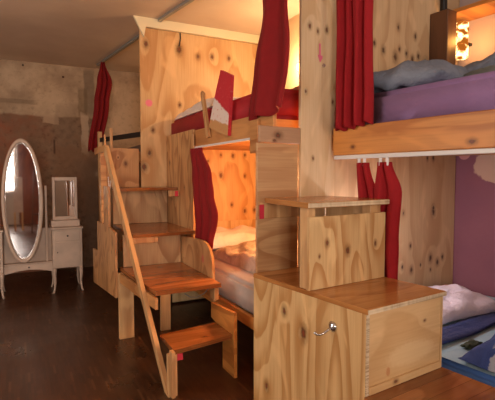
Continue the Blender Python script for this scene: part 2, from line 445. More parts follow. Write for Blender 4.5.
# ================================================================== NEAR BUNK (frame turned by TILT)
A = TILT
side_m = wood('side_panel_ply', (228, 190, 134), (190, 136, 76), knots=[(1.778, .655, .012), (1.629, .585, .019), (1.30, .16, .014), (1.93, .2, .012)], ksize=1.25, seed=1.3, freq=10, nu=3.8, nv=.55, contrast=1.1, knotcol=(76, 32, 14))
knot_m = wood('knotty_panel_ply', (226, 190, 136), (190, 136, 80), knots=[(1.52, 1.02, .011), (1.661, .972, .0145), (1.866, .99, .010), (1.47, .96, .006)], seed=2.2, freq=9, nu=4, nv=1.1, contrast=1.15)
front_m = wood('front_panel_ply', (224, 186, 134), (198, 148, 94), knots=[(1.812, .68, .006), (1.60, .45, .009)], seed=3.6, freq=5, nu=2, nv=1.6, contrast=.6, along='u', marks=[(1.72, .55, .16, .05, (232, 204, 156), .5), (1.56, .50, .012, .02, (190, 110, 60), .6)])
back_m = wood('back_panel_ply', (216, 174, 126), (176, 118, 72), knots=[(1.6, .4, .01)], seed=6.1, freq=7, nu=3, nv=1.0, contrast=.8, along='u')
post_m = wood('post_panel_ply', (230, 202, 162), (206, 168, 120), knots=[(1.797, 2.225, .012), (1.861, 2.205, .010), (1.934, 2.225, .012), (1.77, 1.842, .009), (1.989, 1.80, .010), (1.90, 2.42, .012), (1.83, 1.45, .008)], seed=4.4, freq=7, nu=3, nv=.9, contrast=.8)
head_m = wood('headboard_ply', (208, 176, 136), (182, 142, 102),
              knots=[(2.371, 2.219, .011), (2.461, 2.187, .013), (2.585, 2.16, .016), (2.612, 2.365, .010), (2.799, 2.335, .012), (2.627, 2.219, .009), (2.703, 2.20, .011),
                     (2.771, 2.17, .013), (2.838, 2.20, .013), (2.921, 2.17, .016), (2.997, 2.40, .008), (2.704, 1.079, .008), (2.792, .834, .010), (3.061, 1.07, .016), (3.06, 1.10, .012),
                     (2.705, .689, .010), (2.809, .655, .013), (2.915, .68, .008), (3.036, .72, .016), (3.127, .68, .014), (3.191, .712, .011), (3.04, .63, .007), (2.971, 1.476, .009), (3.045, 1.478, .011), (2.9, 1.5, .006), (3.10, 2.2, .008)],
              seed=8.2, freq=6, nu=2.4, nv=.6, contrast=.9, ksize=1.25, knotcol=(46, 22, 12))

bed = thing('bunk_bed', 'nearest double-width plywood bunk bed, purple wall behind its lower berth', 'bunk bed', (2.0, 2.0, 0), A)
build(MB().box(2.0, 3.34, 2.045, 2.065, 0, 2.87), 'headboard', head_m, bed)
build(MB().box(1.735, 2.012, 2.035, 2.06, 0, 2.87), 'post_panel', post_m, bed)
build(MB().box(1.95, 1.985, -.1, 1.99, 1.468, 1.632, .004), 'side_board', M['orangepine'], bed)
build(MB().box(1.99, 3.34, -.1, 2.04, 1.50, 1.60, 0), 'upper_bed_base', M['pine'], bed)
build(MB().box(1.99, 3.34, -.1, 2.04, .12, .20, 0), 'lower_bed_base', M['pine'], bed)
build(MB().box(1.952, 1.975, -.1, 1.985, 1.444, 1.466, .003), 'curtain_rail', M['whitemetal'], bed, label='white curtain rail under the side board')
build(MB().box(1.95, 1.985, -.1, 1.2, .02, .22), 'lower_side_board', M['orangepine'], bed)
build(MB().box(1.95, 2.04, -.2, -.11, 0, 2.87), 'post', M['pine_v'], bed)
build(MB().box(1.95, 3.34, -.109, -.101, 0, 1.6, 0), 'footboard', M['ply'], bed)
arrow = MB().prism([(1.899, 2.034, 2.066), (1.885, 2.034, 2.066), (1.883, 2.034, 2.135), (1.870, 2.034, 2.135), (1.872, 2.034, 2.066), (1.860, 2.034, 2.068), (1.878, 2.034, 2.022), (1.900, 2.034, 2.052)], (0, -.0006, 0))
build(arrow, 'painted_arrow', M['pink'], bed, label='pink painted arrow pointing down')
build(MB().lathe((1.903, 2.034, 2.008), [(.0, -.012), (.010, -.012), (.013, -.004), (.006, 0)], 12, 'y'), 'bolt', M['chrome'], bed)

# staircase of plywood boxes
st = thing('box_staircase', 'plywood box staircase with varnished steps climbing beside the nearest bunk', 'staircase', (1.68, 1.4, 0), A)
build(MB().box(1.412, 1.432, 1.24, 2.055, 0, .776, .002), 'side_panel', side_m, st)
build(MB().box(1.413, 1.431, 1.2365, 1.2398, .431, .774, 0), 'ply_edge', M['edge'], st)
build(MB().box(1.412, 1.432, .82, 1.2395, 0, .402, .002), 'side_panel', side_m, st)
build(MB().box(1.433, 1.935, 1.242, 1.26, .03, .776, .002), 'front_panel', front_m, st)
build(MB().box(1.433, 1.935, .822, .84, 0, .402, .002), 'front_panel', front_m, st)
build(MB().box(1.433, 1.935, 1.232, 1.2415, .431, .465, .002), 'batten', front_m, st)
build(MB().box(1.936, 1.948, .822, 1.2395, 0, .402, 0), 'inner_panel', M['ply'], st)
build(MB().box(1.936, 1.948, 1.24, 2.03, 0, .776, 0), 'inner_panel', M['ply'], st)
build(MB().box(1.936, 1.948, 1.67, 2.03, .801, 1.194, 0), 'inner_panel', M['ply'], st)  # added panel, blocks reading lamp light leaking out under the upper step
tr = build(MB().box(1.408, 1.955, 1.228, 2.055, .777, .80, .003), 'step', M['steptop'], st)
build(MB().box(1.410, 1.953, 1.2245, 1.2278, .779, .798, 0), 'ply_edge', M['edge'], tr)
build(MB().box(1.408, 1.948, .80, 1.2415, .403, .43, .003), 'step', M['tread'], st)
sh = build(MB().prism([(1.378, 1.565, 1.195), (1.958, 1.565, 1.195), (1.958, 2.034, 1.195), (1.475, 2.034, 1.195)], (0, 0, .027)), 'step', M['steptop'], st)
build(MB().box(1.380, 1.956, 1.5615, 1.5645, 1.197, 1.220, 0), 'ply_edge', M['edge'], sh)
build(MB().box(1.414, 1.462, 1.604, 1.664, .801, 1.194), 'upright', M['pine_v'], st)
build(MB().box(1.85, 1.93, 1.604, 1.664, .801, 1.194), 'upright', M['pine_v'], st)
build(MB().box(1.405, 1.945, 1.583, 1.603, .801, 1.152, .002), 'riser_panel', knot_m, st)
build(MB().box(1.432, 1.734, 2.036, 2.056, 0, 1.53, .002) if False else MB().box(1.437, 1.734, 2.057, 2.075, 0, 1.53, .002), 'back_panel', back_m, st)
build(MB().box(1.437, 1.734, 2.036, 2.056, 1.531, 1.625, .004), 'top_batten', wood('knotty_batten', (190, 150, 116), (158, 112, 78), knots=[(1.566, 1.575, .016), (1.541, 1.545, .008)], along='u', freq=4, nu=4, nv=.5, seed=14), st)
bt = build(MB().box(1.45, 1.73, 2.036, 2.056, 1.105, 1.194, .003), 'shelf_batten', M['pine_v'], st)
build(MB().box(1.438, 1.468, 2.033, 2.0357, 1.105, 1.185, 0), 'red_tape', M['pinktape'], bt)
hk = build(MB().lathe((1.411, 1.427, .675), [(.0, 0), (.023, 0), (.025, -.004), (.016, -.010), (.009, -.014), (0, -.014)], 20, 'x'), 'hook_plate', M['chrome'], st, smooth=True)
pts = [(1.398, 1.427, .672), (1.380, 1.430, .662), (1.362, 1.436, .650), (1.348, 1.444, .644), (1.336, 1.452, .646), (1.328, 1.458, .656)]
build(MB().tube(pts, [.006, .0055, .005, .005, .005, .0065], 10), 'hook_arm', M['chrome'], hk, smooth=True)

# bedding of the near bunk
tag(build(mattress(2.0, 3.335, -.09, 2.035, 1.602, 1.812), 'mattress', M['lav'], org=(2.6, 1, 1.602), ang=A, smooth=True), 'mattress in a lavender sheet on the nearest upper berth', 'mattress')
tag(build(pillow((2.38, 1.68, 1.865), .38, .28, .13, R(10), seed=1.), 'pillow', M['pillowG'], org=(2.42, 1.74, 1.79), ang=A, smooth=True), 'grey-blue pillow lying nearest the red curtain on the lavender mattress', 'pillow')
tag(build(pillow((2.66, 1.24, 1.85), .36, .28, .10, R(-15), seed=5.), 'pillow', M['pillowO'], org=(2.9, 1.6, 1.79), ang=A, smooth=True), 'grey-green pillow at the right edge of the lavender mattress', 'pillow')
tag(build(pillow((2.86, 1.30, 1.97), .40, .30, .13, R(5), roll=R(-8), seed=9.), 'pillow', M['pillowG'], org=(2.95, 1.5, 1.93), ang=A, smooth=True), 'darker grey-blue pillow stacked on the grey-green one, upper berth', 'pillow')

tag(build(mattress(1.992, 3.335, -.09, 2.035, .201, .45, .03), 'mattress', M['bluecover'], org=(2.6, 1, .2), ang=A, smooth=True), 'low mattress in a blue cover on the nearest lower berth', 'mattress')
tag(build(heap(2.0, 3.3, .2, 2.0, .452, .014, 3, .15), 'bed_sheet', M['ltblue'], org=(2.6, 1, .452), ang=A, smooth=True), 'pale blue sheet spread on the low blue mattress', 'sheet')
tag(build(heap(2.04, 3.28, 1.33, 1.48, .472, .02, 8, .5), 'folded_blanket', M['navy'], org=(2.7, 1.55, .47), ang=A, smooth=True), 'navy blue blanket strip below the white pillow', 'blanket')
tag(build(pillow((2.64, 1.70, .505), .38, .24, .09, R(-6), pitch=R(3), seed=13.), 'pillow', M['pillowW'], org=(2.7, 1.8, .5), ang=A, smooth=True), 'white pillow on the nearest lower berth, against the purple wall', 'pillow')
def duvet_mat():
    s = NT('blue_and_grey_duvet'); g = s.n('ShaderNodeTexCoord').outputs['Object']
    sp = s.n('ShaderNodeSeparateXYZ', {0: g}); f = s.noise(g, 9., 5., .6, .8)
    edge = s.math('MULTIPLY', s.math('SUBTRACT', f, .5), .12)
    k = s.math('MULTIPLY', s.rng(s.math('ADD', sp.outputs[0], edge), -.24, -.25), s.rng(s.math('ADD', sp.outputs[1], edge), .14, .13))
    c = s.mix(s.rng(f, .3, .7, 0, .4), lin((48, 72, 140)), lin((30, 46, 100)))
    c = s.mix(k, c, lin((150, 158, 176)))
    return s.bsdf(c, .9, bump=f, bd=.6, dist=.03)
dv = thing('duvet', 'crumpled blue duvet with a grey patch on the nearest lower berth', 'duvet', (2.5, .9, .47), A)
build(heap(2.0, 3.2, .3, 1.19, .474, .20, 17, .8), 'duvet_cover', duvet_mat(), dv, smooth=True)
tag(build(heap(2.16, 2.29, 1.22, 1.28, .470, .02, 25, .6, nx=16, ny=16), 'sock', plain('dark_green_cloth', (54, 66, 48), .9), org=(2.4, 1.3, .47), ang=A, smooth=True), 'small dark green cloth lying between duvet and navy blanket', 'cloth')

# lamp, shelf and small things of the upper berth
ws = thing('wall_shelf', 'pine shelf board on the wall over the nearest upper berth', 'shelf', (3.2, 1.2, 2.52), A)
build(MB().box(3.09, 3.348, .3, 2.04, 2.52, 2.55), 'shelf_board', M['orangepine'], ws)
build(MB().box(2.96, 3.07, 1.90, 2.043, 1.95, 2.519), 'lantern_screen_board', M['darkwood'], ws)  # dark board beside the lantern, put in to keep its light off the headboard
build(MB().box(3.25, 3.348, .5, .53, 2.38, 2.52), 'bracket', M['pine_v'], ws)
tag(build(MB().tube([(3.18+.05*math.cos(a*.9)+.01*a/6, 1.62+.04*math.sin(a*.9), 2.557+.003*a) for a in range(0, 30)], .005, 6), 'cable', M['black'], org=(3.18, 1.62, 2.551), ang=A), 'black cable coiled on the wall shelf over the upper berth', 'cable')
sw = thing('adapter', 'small black power adapter hanging on the knotty headboard near the shelf', 'adapter', (3.10, 2.03, 2.6), A)
build(MB().box(3.075, 3.125, 2.005, 2.044, 2.56, 2.70, .01), 'adapter_body', M['black'], sw)
build(MB().tube([(3.1, 2.02, 2.70), (3.1, 2.025, 2.78), (3.1, 2.03, 2.88)], .004, 6), 'cord', M['black'], sw)
def lampshade():
    s = NT('glowing_bark_shade'); g = s.n('ShaderNodeTexCoord').outputs['Object']
    mp = s.n('ShaderNodeMapping', {'Vector': g, 'Scale': (14, 14, 16)}).outputs[0]
    n = s.noise(mp, 1., 3., .6, .6)
    c = s.mix(s.rng(n, .42, .56), lin((255, 224, 150)), lin((190, 100, 30)))
    st = s.rng(n,   .38, .60, 4.0, 1.0)
    e = s.n('ShaderNodeEmission', {'Color': c, 'Strength': st}); s.t.links.new(e.outputs[0], s.out.inputs[0]); return s.m
lp = thing('night_lamp', 'small glowing cylindrical lantern in the corner under the wall shelf', 'lamp', (3.255, 1.93, 2.2), A)
prof = [(.036, 0), (.045, .01), (.047, .07), (.043, .14), (.047, .21), (.044, .265), (.036, .27)]
build(MB().lathe((3.222, 1.95, 2.215), prof, 20), 'lamp_shade', lampshade(), lp, smooth=True)
build(MB().box(3.258, 3.349, 1.94, 1.96, 2.33, 2.35), 'wall_mount', M['black'], lp)
cl = thing('reading_lamp', 'small warm lamp fixed to the headboard of the nearest lower berth', 'lamp', (2.3, 2.0, .95), A)
build(MB().box(2.27, 2.33, 2.01, 2.044, 1.0, 1.06), 'lamp_base', M['black'], cl)
build(MB().lathe((2.30, 1.985, .95), [(.001, 0), (.03, .01), (.035, .035), (.02, .06), (.001, .065)], 14), 'bulb', emit('bulb_glow', (255, 190, 130), 6), cl, smooth=True)

# curtains of the near bunk
curtain([(2.86, (1.915, 1.94), (1.915, 1.68)), (2.2, (1.915, 1.95), (1.915, 1.68)), (1.625, (1.92, 1.955), (1.92, 1.675))], 4, .022, 'y', M['red'], 'curtain',
        'tall red curtain drawn to one side of the nearest upper berth', ang=A, ph=.4, seed=1)
GRP = None
curtain([(1.42, (1.962, 1.81), (1.962, 1.73)), (1.2, (1.962, 1.80), (1.962, 1.66)), (.50, (1.962, 1.82), (1.962, 1.64))], 2.0, .02, 'y', M['red'], 'curtain',
        'gathered red curtain of the nearest lower berth, left of its pair, behind the step shelf', ang=A, rings=2, ph=1., seed=2)
curtain([(1.42, (1.962, 1.66), (1.962, 1.57)), (1.25, (1.962, 1.68), (1.962, 1.505)), (1.0, (1.962, 1.69), (1.962, 1.525)), (.50, (1.962, 1.68), (1.962, 1.53))], 2.0, .018, 'y', M['red'], 'curtain',
        'gathered red curtain of the nearest lower berth, right of its pair, bulging at the side', ang=A, rings=2, ph=2., seed=3)

# ================================================================== MIDDLE BUNK
part_m = wood('partition_ply', (226, 186, 134), (196, 138, 80),
              knots=[(1.148, 2.642, .024), (1.488, 2.63, .030), (1.694, 2.585, .018), (1.851, 2.60, .020), (2.049, 2.605, .017), (1.49, 2.07, .015), (1.208, 1.80, .016), (1.17, 1.57, .020), (1.113, 1.43, .028), (2.2, 2.1, .012),
                     (1.95, 1.565, .014), (2.093, 1.56, .019), (2.239, 1.57, .015), (1.949, 1.345, .021), (2.239, 1.339, .014), (2.079, 1.022, .014), (2.239, .95, .019), (2.36, .956, .016), (1.75, 1.1, .014), (1.8, 1.5, .012)],
              seed=3.3, freq=7, nu=2.4, nv=.7, contrast=.9, marks=[(1.171, 2.067, .035, .035, (240, 120, 150), .9)])
b2 = thing('bunk_bed', 'middle plywood bunk bed with an orange-lit lower berth, its foot at the tall partition', 'bunk bed', (1.8, 3.4, 0))
pt = build(MB().box(1.085, 2.415, 4.48, 4.50, .85, 2.80, .002), 'partition_panel', part_m, b2)
build(MB().box(1.395, 2.415, 4.48, 4.50, .02, .849, 0), 'partition_lower_panel', M['ply'], b2)
build(MB().tube([(1.50, 4.477, 2.80), (1.503, 4.476, 2.74), (1.492, 4.476, 2.68), (1.488, 4.477, 2.66)], .006, 6), 'crack', M['black'], pt, label='dark crack in the panel')
build(MB().box(1.36, 1.384, 2.34, 3.70, 1.592, 1.735, .003), 'side_board', M['pine'], b2)
build(MB().box(1.362, 1.386, 2.32, 3.85, .318, .40, .003), 'lower_side_board', M['orangepine'], b2)
fm = wood('front_ply', (206, 160, 108), (162, 108, 62), rnd=(4, 3.7, 4.45, .6, 1.7), seed=5.7, freq=10, nu=4, nv=1., contrast=1.2)
build(MB().box(1.345, 1.365, 3.701, 4.479, .45, 1.745, .002), 'front_panel', fm, b2)
build(MB().box(1.336, 1.3445, 3.66, 3.70, 1.56, 1.70, .002), 'corner_batten', M['pine_v'], b2)
build(MB().box(1.338, 1.3595, 2.50, 2.605, 1.49, 1.70, .002), 'hanging_block', M['pine'], b2)
build(MB().box(1.345, 1.359, 2.606, 3.655, 1.577, 1.593, .001), 'curtain_rail', M['whitemetal'], b2, label='white curtain rail over the opening')
build(MB().box(1.387, 2.415, 2.44, 4.478, 1.62, 1.70, 0), 'upper_bed_base', M['pine'], b2)
build(MB().box(1.387, 2.415, 2.44, 4.478, .32, .38, 0), 'lower_bed_base', M['pine'], b2)
build(MB().box(1.39, 1.44, 2.42, 2.47, 0, .32), 'leg', M['pine_v'], b2)
build(MB().box(2.35, 2.40, 2.46, 2.51, 0, .32), 'leg', M['pine_v'], b2)
stick = [(1.33, 3.47, 2.01), (1.33, 3.45, 2.03), (1.33, 3.425, 2.01), (1.33, 3.30, 1.65), (1.33, 3.35, 1.645)]
build(MB().prism(stick, (.022, 0, 0)), 'guard_stick', M['pine_v'], b2)
gb = [(3.058, 2.116), (2.875, 2.044), (2.935, 1.63), (3.06, 1.655), (3.29, 1.72), (3.183, 1.925)]
def painted():
    s = NT('painted_offcut'); uv = s.uv(); sep = s.n('ShaderNodeSeparateXYZ', {0: uv}); U, V = sep.outputs[0], sep.outputs[1]
    wn = s.math('MULTIPLY', s.math('SUBTRACT', s.noise(uv, 22., 4.), .5), .05)
    # red paint, a white arrow-like patch in the middle, bare wood at the foot
    d1 = s.math('ADD', s.math('ABSOLUTE', s.math('SUBTRACT', U, 3.10)), wn)
    w = s.math('MULTIPLY', s.rng(s.math('ADD', V, s.math('ADD', wn, s.math('MULTIPLY', s.math('SUBTRACT', U, 3.17), -.6))), 1.94, 1.92), 1.)
    c = s.mix(w, lin((196, 40, 52)), lin((232, 214, 204)))
    c = s.mix(s.math('MULTIPLY', s.rng(s.math('ADD', V, s.math('ADD', wn, s.math('MULTIPLY', s.math('SUBTRACT', U, 3.29), -.25))), 1.80, 1.785), 1.), c, lin((200, 150, 96)))
    c = s.mix(s.rng(s.noise(uv, 40., 4.), .60, .66, 0, .6), c, lin((210, 90, 90)))
    return s.bsdf(c, .7)
build(MB().prism([(1.33, y, z) for y, z in gb], (.026, 0, 0)), 'guard_offcut', painted(), b2, label='offcut board painted red with a white patch')
tag(build(mattress(1.388, 2.41, 2.45, 4.475, 1.701, 1.90, .03), 'mattress', M['redpaint'], org=(1.9, 3.4, 1.701), smooth=True), 'mattress in a red cover on the middle upper berth', 'mattress')
tag(build(heap(1.41, 2.35, 3.3, 4.44, 1.902, .17, 31, .5), 'bed_sheet', M['whitecloth'], org=(1.9, 4., 1.9), smooth=True), 'rumpled white sheet on the red mattress', 'sheet')
tag(build(heap(1.75, 2.38, 2.5, 3.25, 1.902, .14, 36, .8), 'blanket', cloth('brown_blanket_cloth', (150, 96, 56)), org=(2.1, 2.9, 1.9), smooth=True), 'brown blanket behind the upper curtain of the middle berth', 'blanket')
tag(build(mattress(1.39, 2.40, 2.46, 4.475, .385, .60, .03), 'mattress', M['greysheet'], org=(1.9, 3.4, .385), smooth=True), 'mattress in a grey-pink sheet on the orange-lit lower berth', 'mattress')
tag(build(pillow((1.93, 4.14, .665), .42, .25, .15, 0, seed=41.), 'pillow', M['pinkpillow'], org=(1.92, 4.14, .62), smooth=True), 'pale pink pillow in the orange-lit lower berth', 'pillow')
tag(build(heap(1.56, 2.38, 2.47, 3.84, .602, .20, 47.1, 1.2, fx=1.3), 'duvet', M['duvet'], org=(1.9, 3.2, .6), smooth=True), 'rumpled beige duvet in the orange-lit lower berth', 'duvet')
curtain([(2.86, (1.37, 2.50), (1.37, 2.19)), (2.4, (1.37, 2.535), (1.37, 2.175)), (2.0, (1.35, 2.62), (1.36, 2.13)), (1.715, (1.33, 2.63), (1.34, 2.17))], 1.8, .028, 'y', M['reddark'], 'curtain',
        'large dark red curtain hanging from the ceiling at the middle upper berth', ph=.2, seed=5)
curtain([(1.575, (1.325, 3.70), (1.325, 3.44)), (1.34, (1.325, 3.67), (1.325, 3.25)), (1.20, (1.325, 3.66), (1.325, 3.225)), (1.05, (1.325, 3.64), (1.325, 3.14)), (.80, (1.325, 3.62), (1.325, 3.24)), (.64, (1.325, 3.62), (1.325, 3.30))], 3, .014, 'y', M['reddark'], 'curtain',
        'short bulging dark red curtain beside the orange-lit opening', ph=1.2, seed=6)
# lamps hidden in the berths
for nm, lb, c, col, st in (('wall_lamp', 'round warm lamp inside the middle lower berth', (2.36, 2.75, 1.32), (255, 120, 40), 10), ('wall_lamp', 'round warm lamp behind the curtain of the middle upper berth', (2.36, 3.55, 2.35), (255, 190, 100), 10),
                       ('wall_lamp', 'round warm lamp inside the far berth beyond the partition', (2.36, 5.4, 2.2), (255, 180, 100), 10)):
    t = thing(nm, lb, 'lamp', c)
    build(MB().lathe((2.40, c[1], c[2]), [(.001, 0), (.05, 0), (.05, .019), (.001, .019)], 20, 'x'), 'lamp_base', M['white'], t)
    build(MB().lathe((c[0]-.01, c[1], c[2]-.04), [(.001, 0), (.03, .01), (.04, .04), (.03, .07), (.001, .08)], 14), 'bulb', emit('bulb_glow', col, st), t, smooth=True)

# ------------------------------------------------------------------ middle staircase with handrail
s2 = thing('staircase', 'open wooden staircase with a slanting handrail leading up beside the middle bunk', 'staircase', (1.0, 3.4, 0))
SX = .70
def quad(pts, z0, z1): return MB().prism([(x, y, z0) for x, y in pts], (0, 0, z1-z0))
build(quad([(.81, 2.88), (.808, 2.574), (1.236, 2.665), (1.236, 2.95)], .262, .29), 'step', M['tread'], s2)
build(quad([(.725, 3.79), (.785, 2.88), (1.262, 2.90), (1.262, 3.79)], .552, .58), 'step', M['tread'], s2)
build(quad([(.80, 4.47), (.80, 3.60), (1.34, 3.62), (1.34, 4.47)], .845, .87), 'step', M['tread'], s2)
build(quad([(.80, 4.47), (.80, 4.09), (1.34, 4.11), (1.34, 4.47)], 1.205, 1.232), 'step', M['tread'], s2)
build(MB().box(.74, 1.06, 4.47, 4.4795, 1.233, 1.61, .002), 'landing_riser', wood('riser_ply', (208, 158, 106), (166, 110, 62), knots=[(.93, 1.46, .016), (.86, 1.52, .006)], seed=10, freq=6, nu=2, nv=2), s2)
build(MB().box(.80, 1.34, 4.449, 4.469, .871, 1.204, .002), 'riser', M['plydim'], s2)
build(MB().box(.76, 1.262, 3.80, 3.82, .33, .844, .002), 'riser', M['plydim'], s2)
build(MB().box(.775, .83, 2.58, 2.625, .0, .261, .003), 'leg', M['pine_v'], s2)
# batten under the landing's free edge, sides
build(MB().prism([(.706, 3.69, .475), (.766, 2.83, .475), (.766, 2.83, .55), (.706, 3.69, .55)], (.018, 0, 0)), 'edge_batten', M['pine'], s2)
build(MB().box(1.215, 1.245, 2.91, 3.0, .46, .55), 'cleat', M['pine_v'], s2)
build(MB().box(.775, 1.0, 3.585, 3.60, .80, .845), 'cleat', M['pine_v'], s2)
rt = build(MB().box(1.24, 1.34, 4.07, 4.09, 1.15, 1.205), 'cleat', M['pine_v'], s2)
build(MB().box(1.30, 1.33, 4.066, 4.0695, 1.15, 1.20, 0), 'red_tape', M['pinktape'], rt)
rt = build(MB().box(.83, .865, 2.60, 2.66, .215, .261), 'cleat', M['pine_v'], s2)
build(MB().box(.832, .87, 2.594, 2.5997, .215, .255, 0), 'red_tape', M['pinktape'], rt)
# guard board with rounded corner on the landing
g = [(3.92, .585), (3.92, .80), (3.50, .83), (3.28, .835), (3.20, .82), (3.14, .785), (3.10, .73), (3.085, .66), (3.075, .40), (3.13, .40), (3.16, .545), (3.3, .545)]
build(MB().prism([(1.27, y, z) for y, z in g], (.02, 0, 0)), 'guard_board', wood('guard_ply', (206, 160, 110), (166, 112, 66), seed=11, freq=9, nu=3, nv=2., marks=[(3.28, .69, .025, .03, (200, 90, 90), .7)]), s2)
# side of the lowest step
g = [(3.04, .41), (2.64, .44), (2.64, 0), (2.83, 0), (2.83, .27), (3.04, .30)]
build(MB().prism([(1.24, y, z) for y, z in g], (.022, 0, 0)), 'step_side_board', M['orangepine'], s2)
build(MB().box(.70, .822, 3.70, 3.732, 0, .55), 'leg', M['pine_v'], s2)
build(MB().box(1.06, 1.15, 3.745, 3.774, 0, .33), 'leg', M['pine_v'], s2)
build(MB().box(.766, 1.262, 3.775, 3.799, .331, .40), 'cross_beam', M['pine'], s2)
# stepped side panel, also serving the steps going down beyond
g = [(3.735, .34), (3.735, .66), (3.60, .86), (3.60, .90), (4.02, .90), (4.02, 1.25), (4.24, 1.25), (4.24, .915), (4.66, .90), (4.66, .60), (4.98, .58), (4.98, .21)]
g = [(3.735, .34), (3.735, .88), (4.02, .90), (4.02, 1.25), (4.24, 1.25), (4.24, .90), (4.66, .89), (4.66, .59), (4.98, .57), (4.98, .21)]
build(MB().prism([(.68, y, z) for y, z in g], (.02, 0, 0)), 'stepped_side_panel', wood('stepped_ply', (204, 152, 100), (158, 102, 56), knots=[(3.85, .78, .02), (3.9, .70, .01), (4.4, .5, .012)], seed=12.5, freq=9, nu=2.6, nv=1.6), s2)
build(MB().box(.68, .735, 4.38, 4.47, .90, 1.61), 'upright', M['pine'], s2)
build(MB().box(.66, .679, 4.0, 4.62, 1.55, 1.61), 'top_batten', M['pine'], s2)
# handrail plank
a, b = Vector((.80, 2.62, 0.02)), Vector((.66, 3.86, 1.56))
dy = Vector((0, -.022, .038))*1.0
pts = [a-Vector((0, .035, .02)), a+Vector((0, .045, -.02)), b+Vector((0, .03, -.03)), b+Vector((0, -.045, .03))]
build(MB().prism(pts, (-.028, 0, 0)), 'handrail', M['pine_v'], s2)
build(MB().box(.775, .80, 2.52, 2.57, .02, .30), 'handrail_foot', M['pine_v'], s2)
# dark gap curtain and chain beside the upright
ch = MB().tube([(.70+.02*t/8, 4.10-.02*t/8, 1.33-.10*math.sin(t/8*math.pi)) for t in range(9)], .003, 6)
for i in range(9):
    t = i/8; ch.lathe((.70+.02*t, 4.10-.02*t, 1.33-.10*math.sin(t*math.pi)), [(.001, -.006), (.007, 0), (.001, .006)], 8)
tag(build(ch, 'bead_chain', M['whitemetal'], org=(.7, 4.1, 1.25)), 'small pale bead chain hanging in the gap beside the handrail top', 'chain')
tag(build(MB().tube([(1.0, 2.93, .53), (1.04, 2.94, .50), (1.1, 2.96, .485), (1.17, 2.99, .50), (1.22, 3.02, .53)], .004, 6), 'cable', M['grey_rail'], org=(1.1, 2.95, .5)), 'thin pale cable looping under the wide stair landing', 'cable')

# ------------------------------------------------------------------ far bunk beyond the partition
b3 = thing('bunk_bed', 'far bunk bed beyond the tall partition, a black bar across its upper berth', 'bunk bed', (1.6, 5.3, 0))
build(MB().prism([(1.25, 4.62, 1.765), (.90, 6.02, 1.765), (.90, 6.02, 1.82), (1.25, 4.62, 1.82)], (.02, 0, 0)), 'guard_bar', M['black'], b3, label='black guard bar')
build(MB().prism([(1.20, 4.6, 1.50), (.92, 5.9, 1.50), (.92, 5.9, 1.60), (1.20, 4.6, 1.60)], (.02, 0, 0)), 'side_board', M['pine'], b3)
build(MB().box(1.28, 2.40, 4.52, 6.6, 1.50, 1.60, 0), 'upper_bed_base', M['pine'], b3)
build(MB().box(.90, .95, 5.95, 6.02, 0, 1.9), 'post', M['pine_v'], b3)
build(MB().box(.755, .785, 4.45, 4.469, 1.45, 1.78), 'slat_post', M['pine_v'], b3) if False else None
build(MB().box(.79, .815, 4.49, 4.515, 1.50, 1.80), 'slat_post', M['pine_v'], b3)
build(MB().box(.735, .75, 4.49, 4.51, 1.50, 1.74), 'slat_post', M['pine_v'], b3)
build(MB().box(1.30, 2.40, 4.52, 6.6, .30, .38, 0), 'lower_bed_base', M['pine'], b3)
build(MB().box(1.28, 1.30, 4.52, 6.6, .25, .42, 0), 'lower_side_board', M['pine'], b3)
build(MB().box(1.0, 2.4, 6.6, 6.62, 0, 1.7), 'end_panel', M['plydim'], b3)
tag(build(mattress(1.32, 2.40, 4.53, 6.58, 1.601, 1.72, .02), 'mattress', cloth('brown_mattress_cloth', (120, 92, 66)), org=(1.8, 5.5, 1.6), smooth=True), 'brownish mattress on the far upper berth', 'mattress')
curtain([(2.83, (.99, 6.2), (1.04, 6.2)), (2.58, (.94, 6.2), (1.13, 6.2)), (2.3, (.90, 6.2), (1.09, 6.2)), (1.67, (.81, 6.2), (.985, 6.2))], 3, .022, 'x', M['reddark'], 'curtain',
        'narrow dark red curtain hanging in front of the rear plaster wall', ph=.7, seed=8)

# ceiling rail and the cream strip on the partition
cr = [(1.50, 1.9), (1.46, 2.6), (1.41, 3.3), (1.375, 3.78), (1.285, 4.33), (1.2, 5.17), (1.01, 6.6)]
rail = MB()
L = [(x-.016, y, 2.862) for x, y in cr]+[(x+.016, y, 2.862) for x, y in cr[::-1]]
rail.prism(L, (0, 0, .026))
tag(build(rail, 'ceiling_rail', M['grey_rail'], org=(1.3, 4, 2.862)), 'grey curtain rail bending along the ceiling', 'curtain rail')
tag(build(MB().prism([(1.02, 4.44, 2.888), (1.12, 4.44, 2.70), (1.14, 4.44, 2.80), (2.415, 4.44, 2.80), (2.415, 4.44, 2.888)], (0, .03, 0)), 'cream_strip', M['cream'], org=(1.7, 4.45, 2.8)), 'cream strip closing the gap between partition top and ceiling', 'strip')

# ------------------------------------------------------------------ dressing table with mirrors
vt = thing('dressing_table', 'cream dressing table with an oval standing mirror and two side cabinets by the rear wall', 'dressing table', (.05, 5.7, 0))
def oval(cx, cz, a, b, y, n=48, t=.0):
    return [(cx+a*math.cos(2*math.pi*k/n), y, cz+b*math.sin(2*math.pi*k/n)) for k in range(n)]
fr = MB(); n = 48; rings = []
for (ra, rb, yy) in ((.172, .64, 5.512), (.172, .64, 5.495), (.178, .648, 5.485), (.195, .67, 5.48), (.205, .683, 5.49), (.208, .687, 5.515), (.20, .68, 5.53), (.172, .64, 5.53)):
    rings.append([fr.bm.verts.new(p) for p in oval(.025, 1.062, ra, rb, yy)])
for i in range(len(rings)):
    P, Q = rings[i], rings[(i+1) % len(rings)]
    for k in range(n): fr.bm.faces.new((P[k], P[(k+1) % n], Q[(k+1) % n], Q[k]))
frm = build(fr, 'oval_mirror_frame', M['white'], vt, smooth=True)
mi = MB(); mi.prism(oval(.025, 1.062, .160, .625, 5.505), (0, .006, 0))
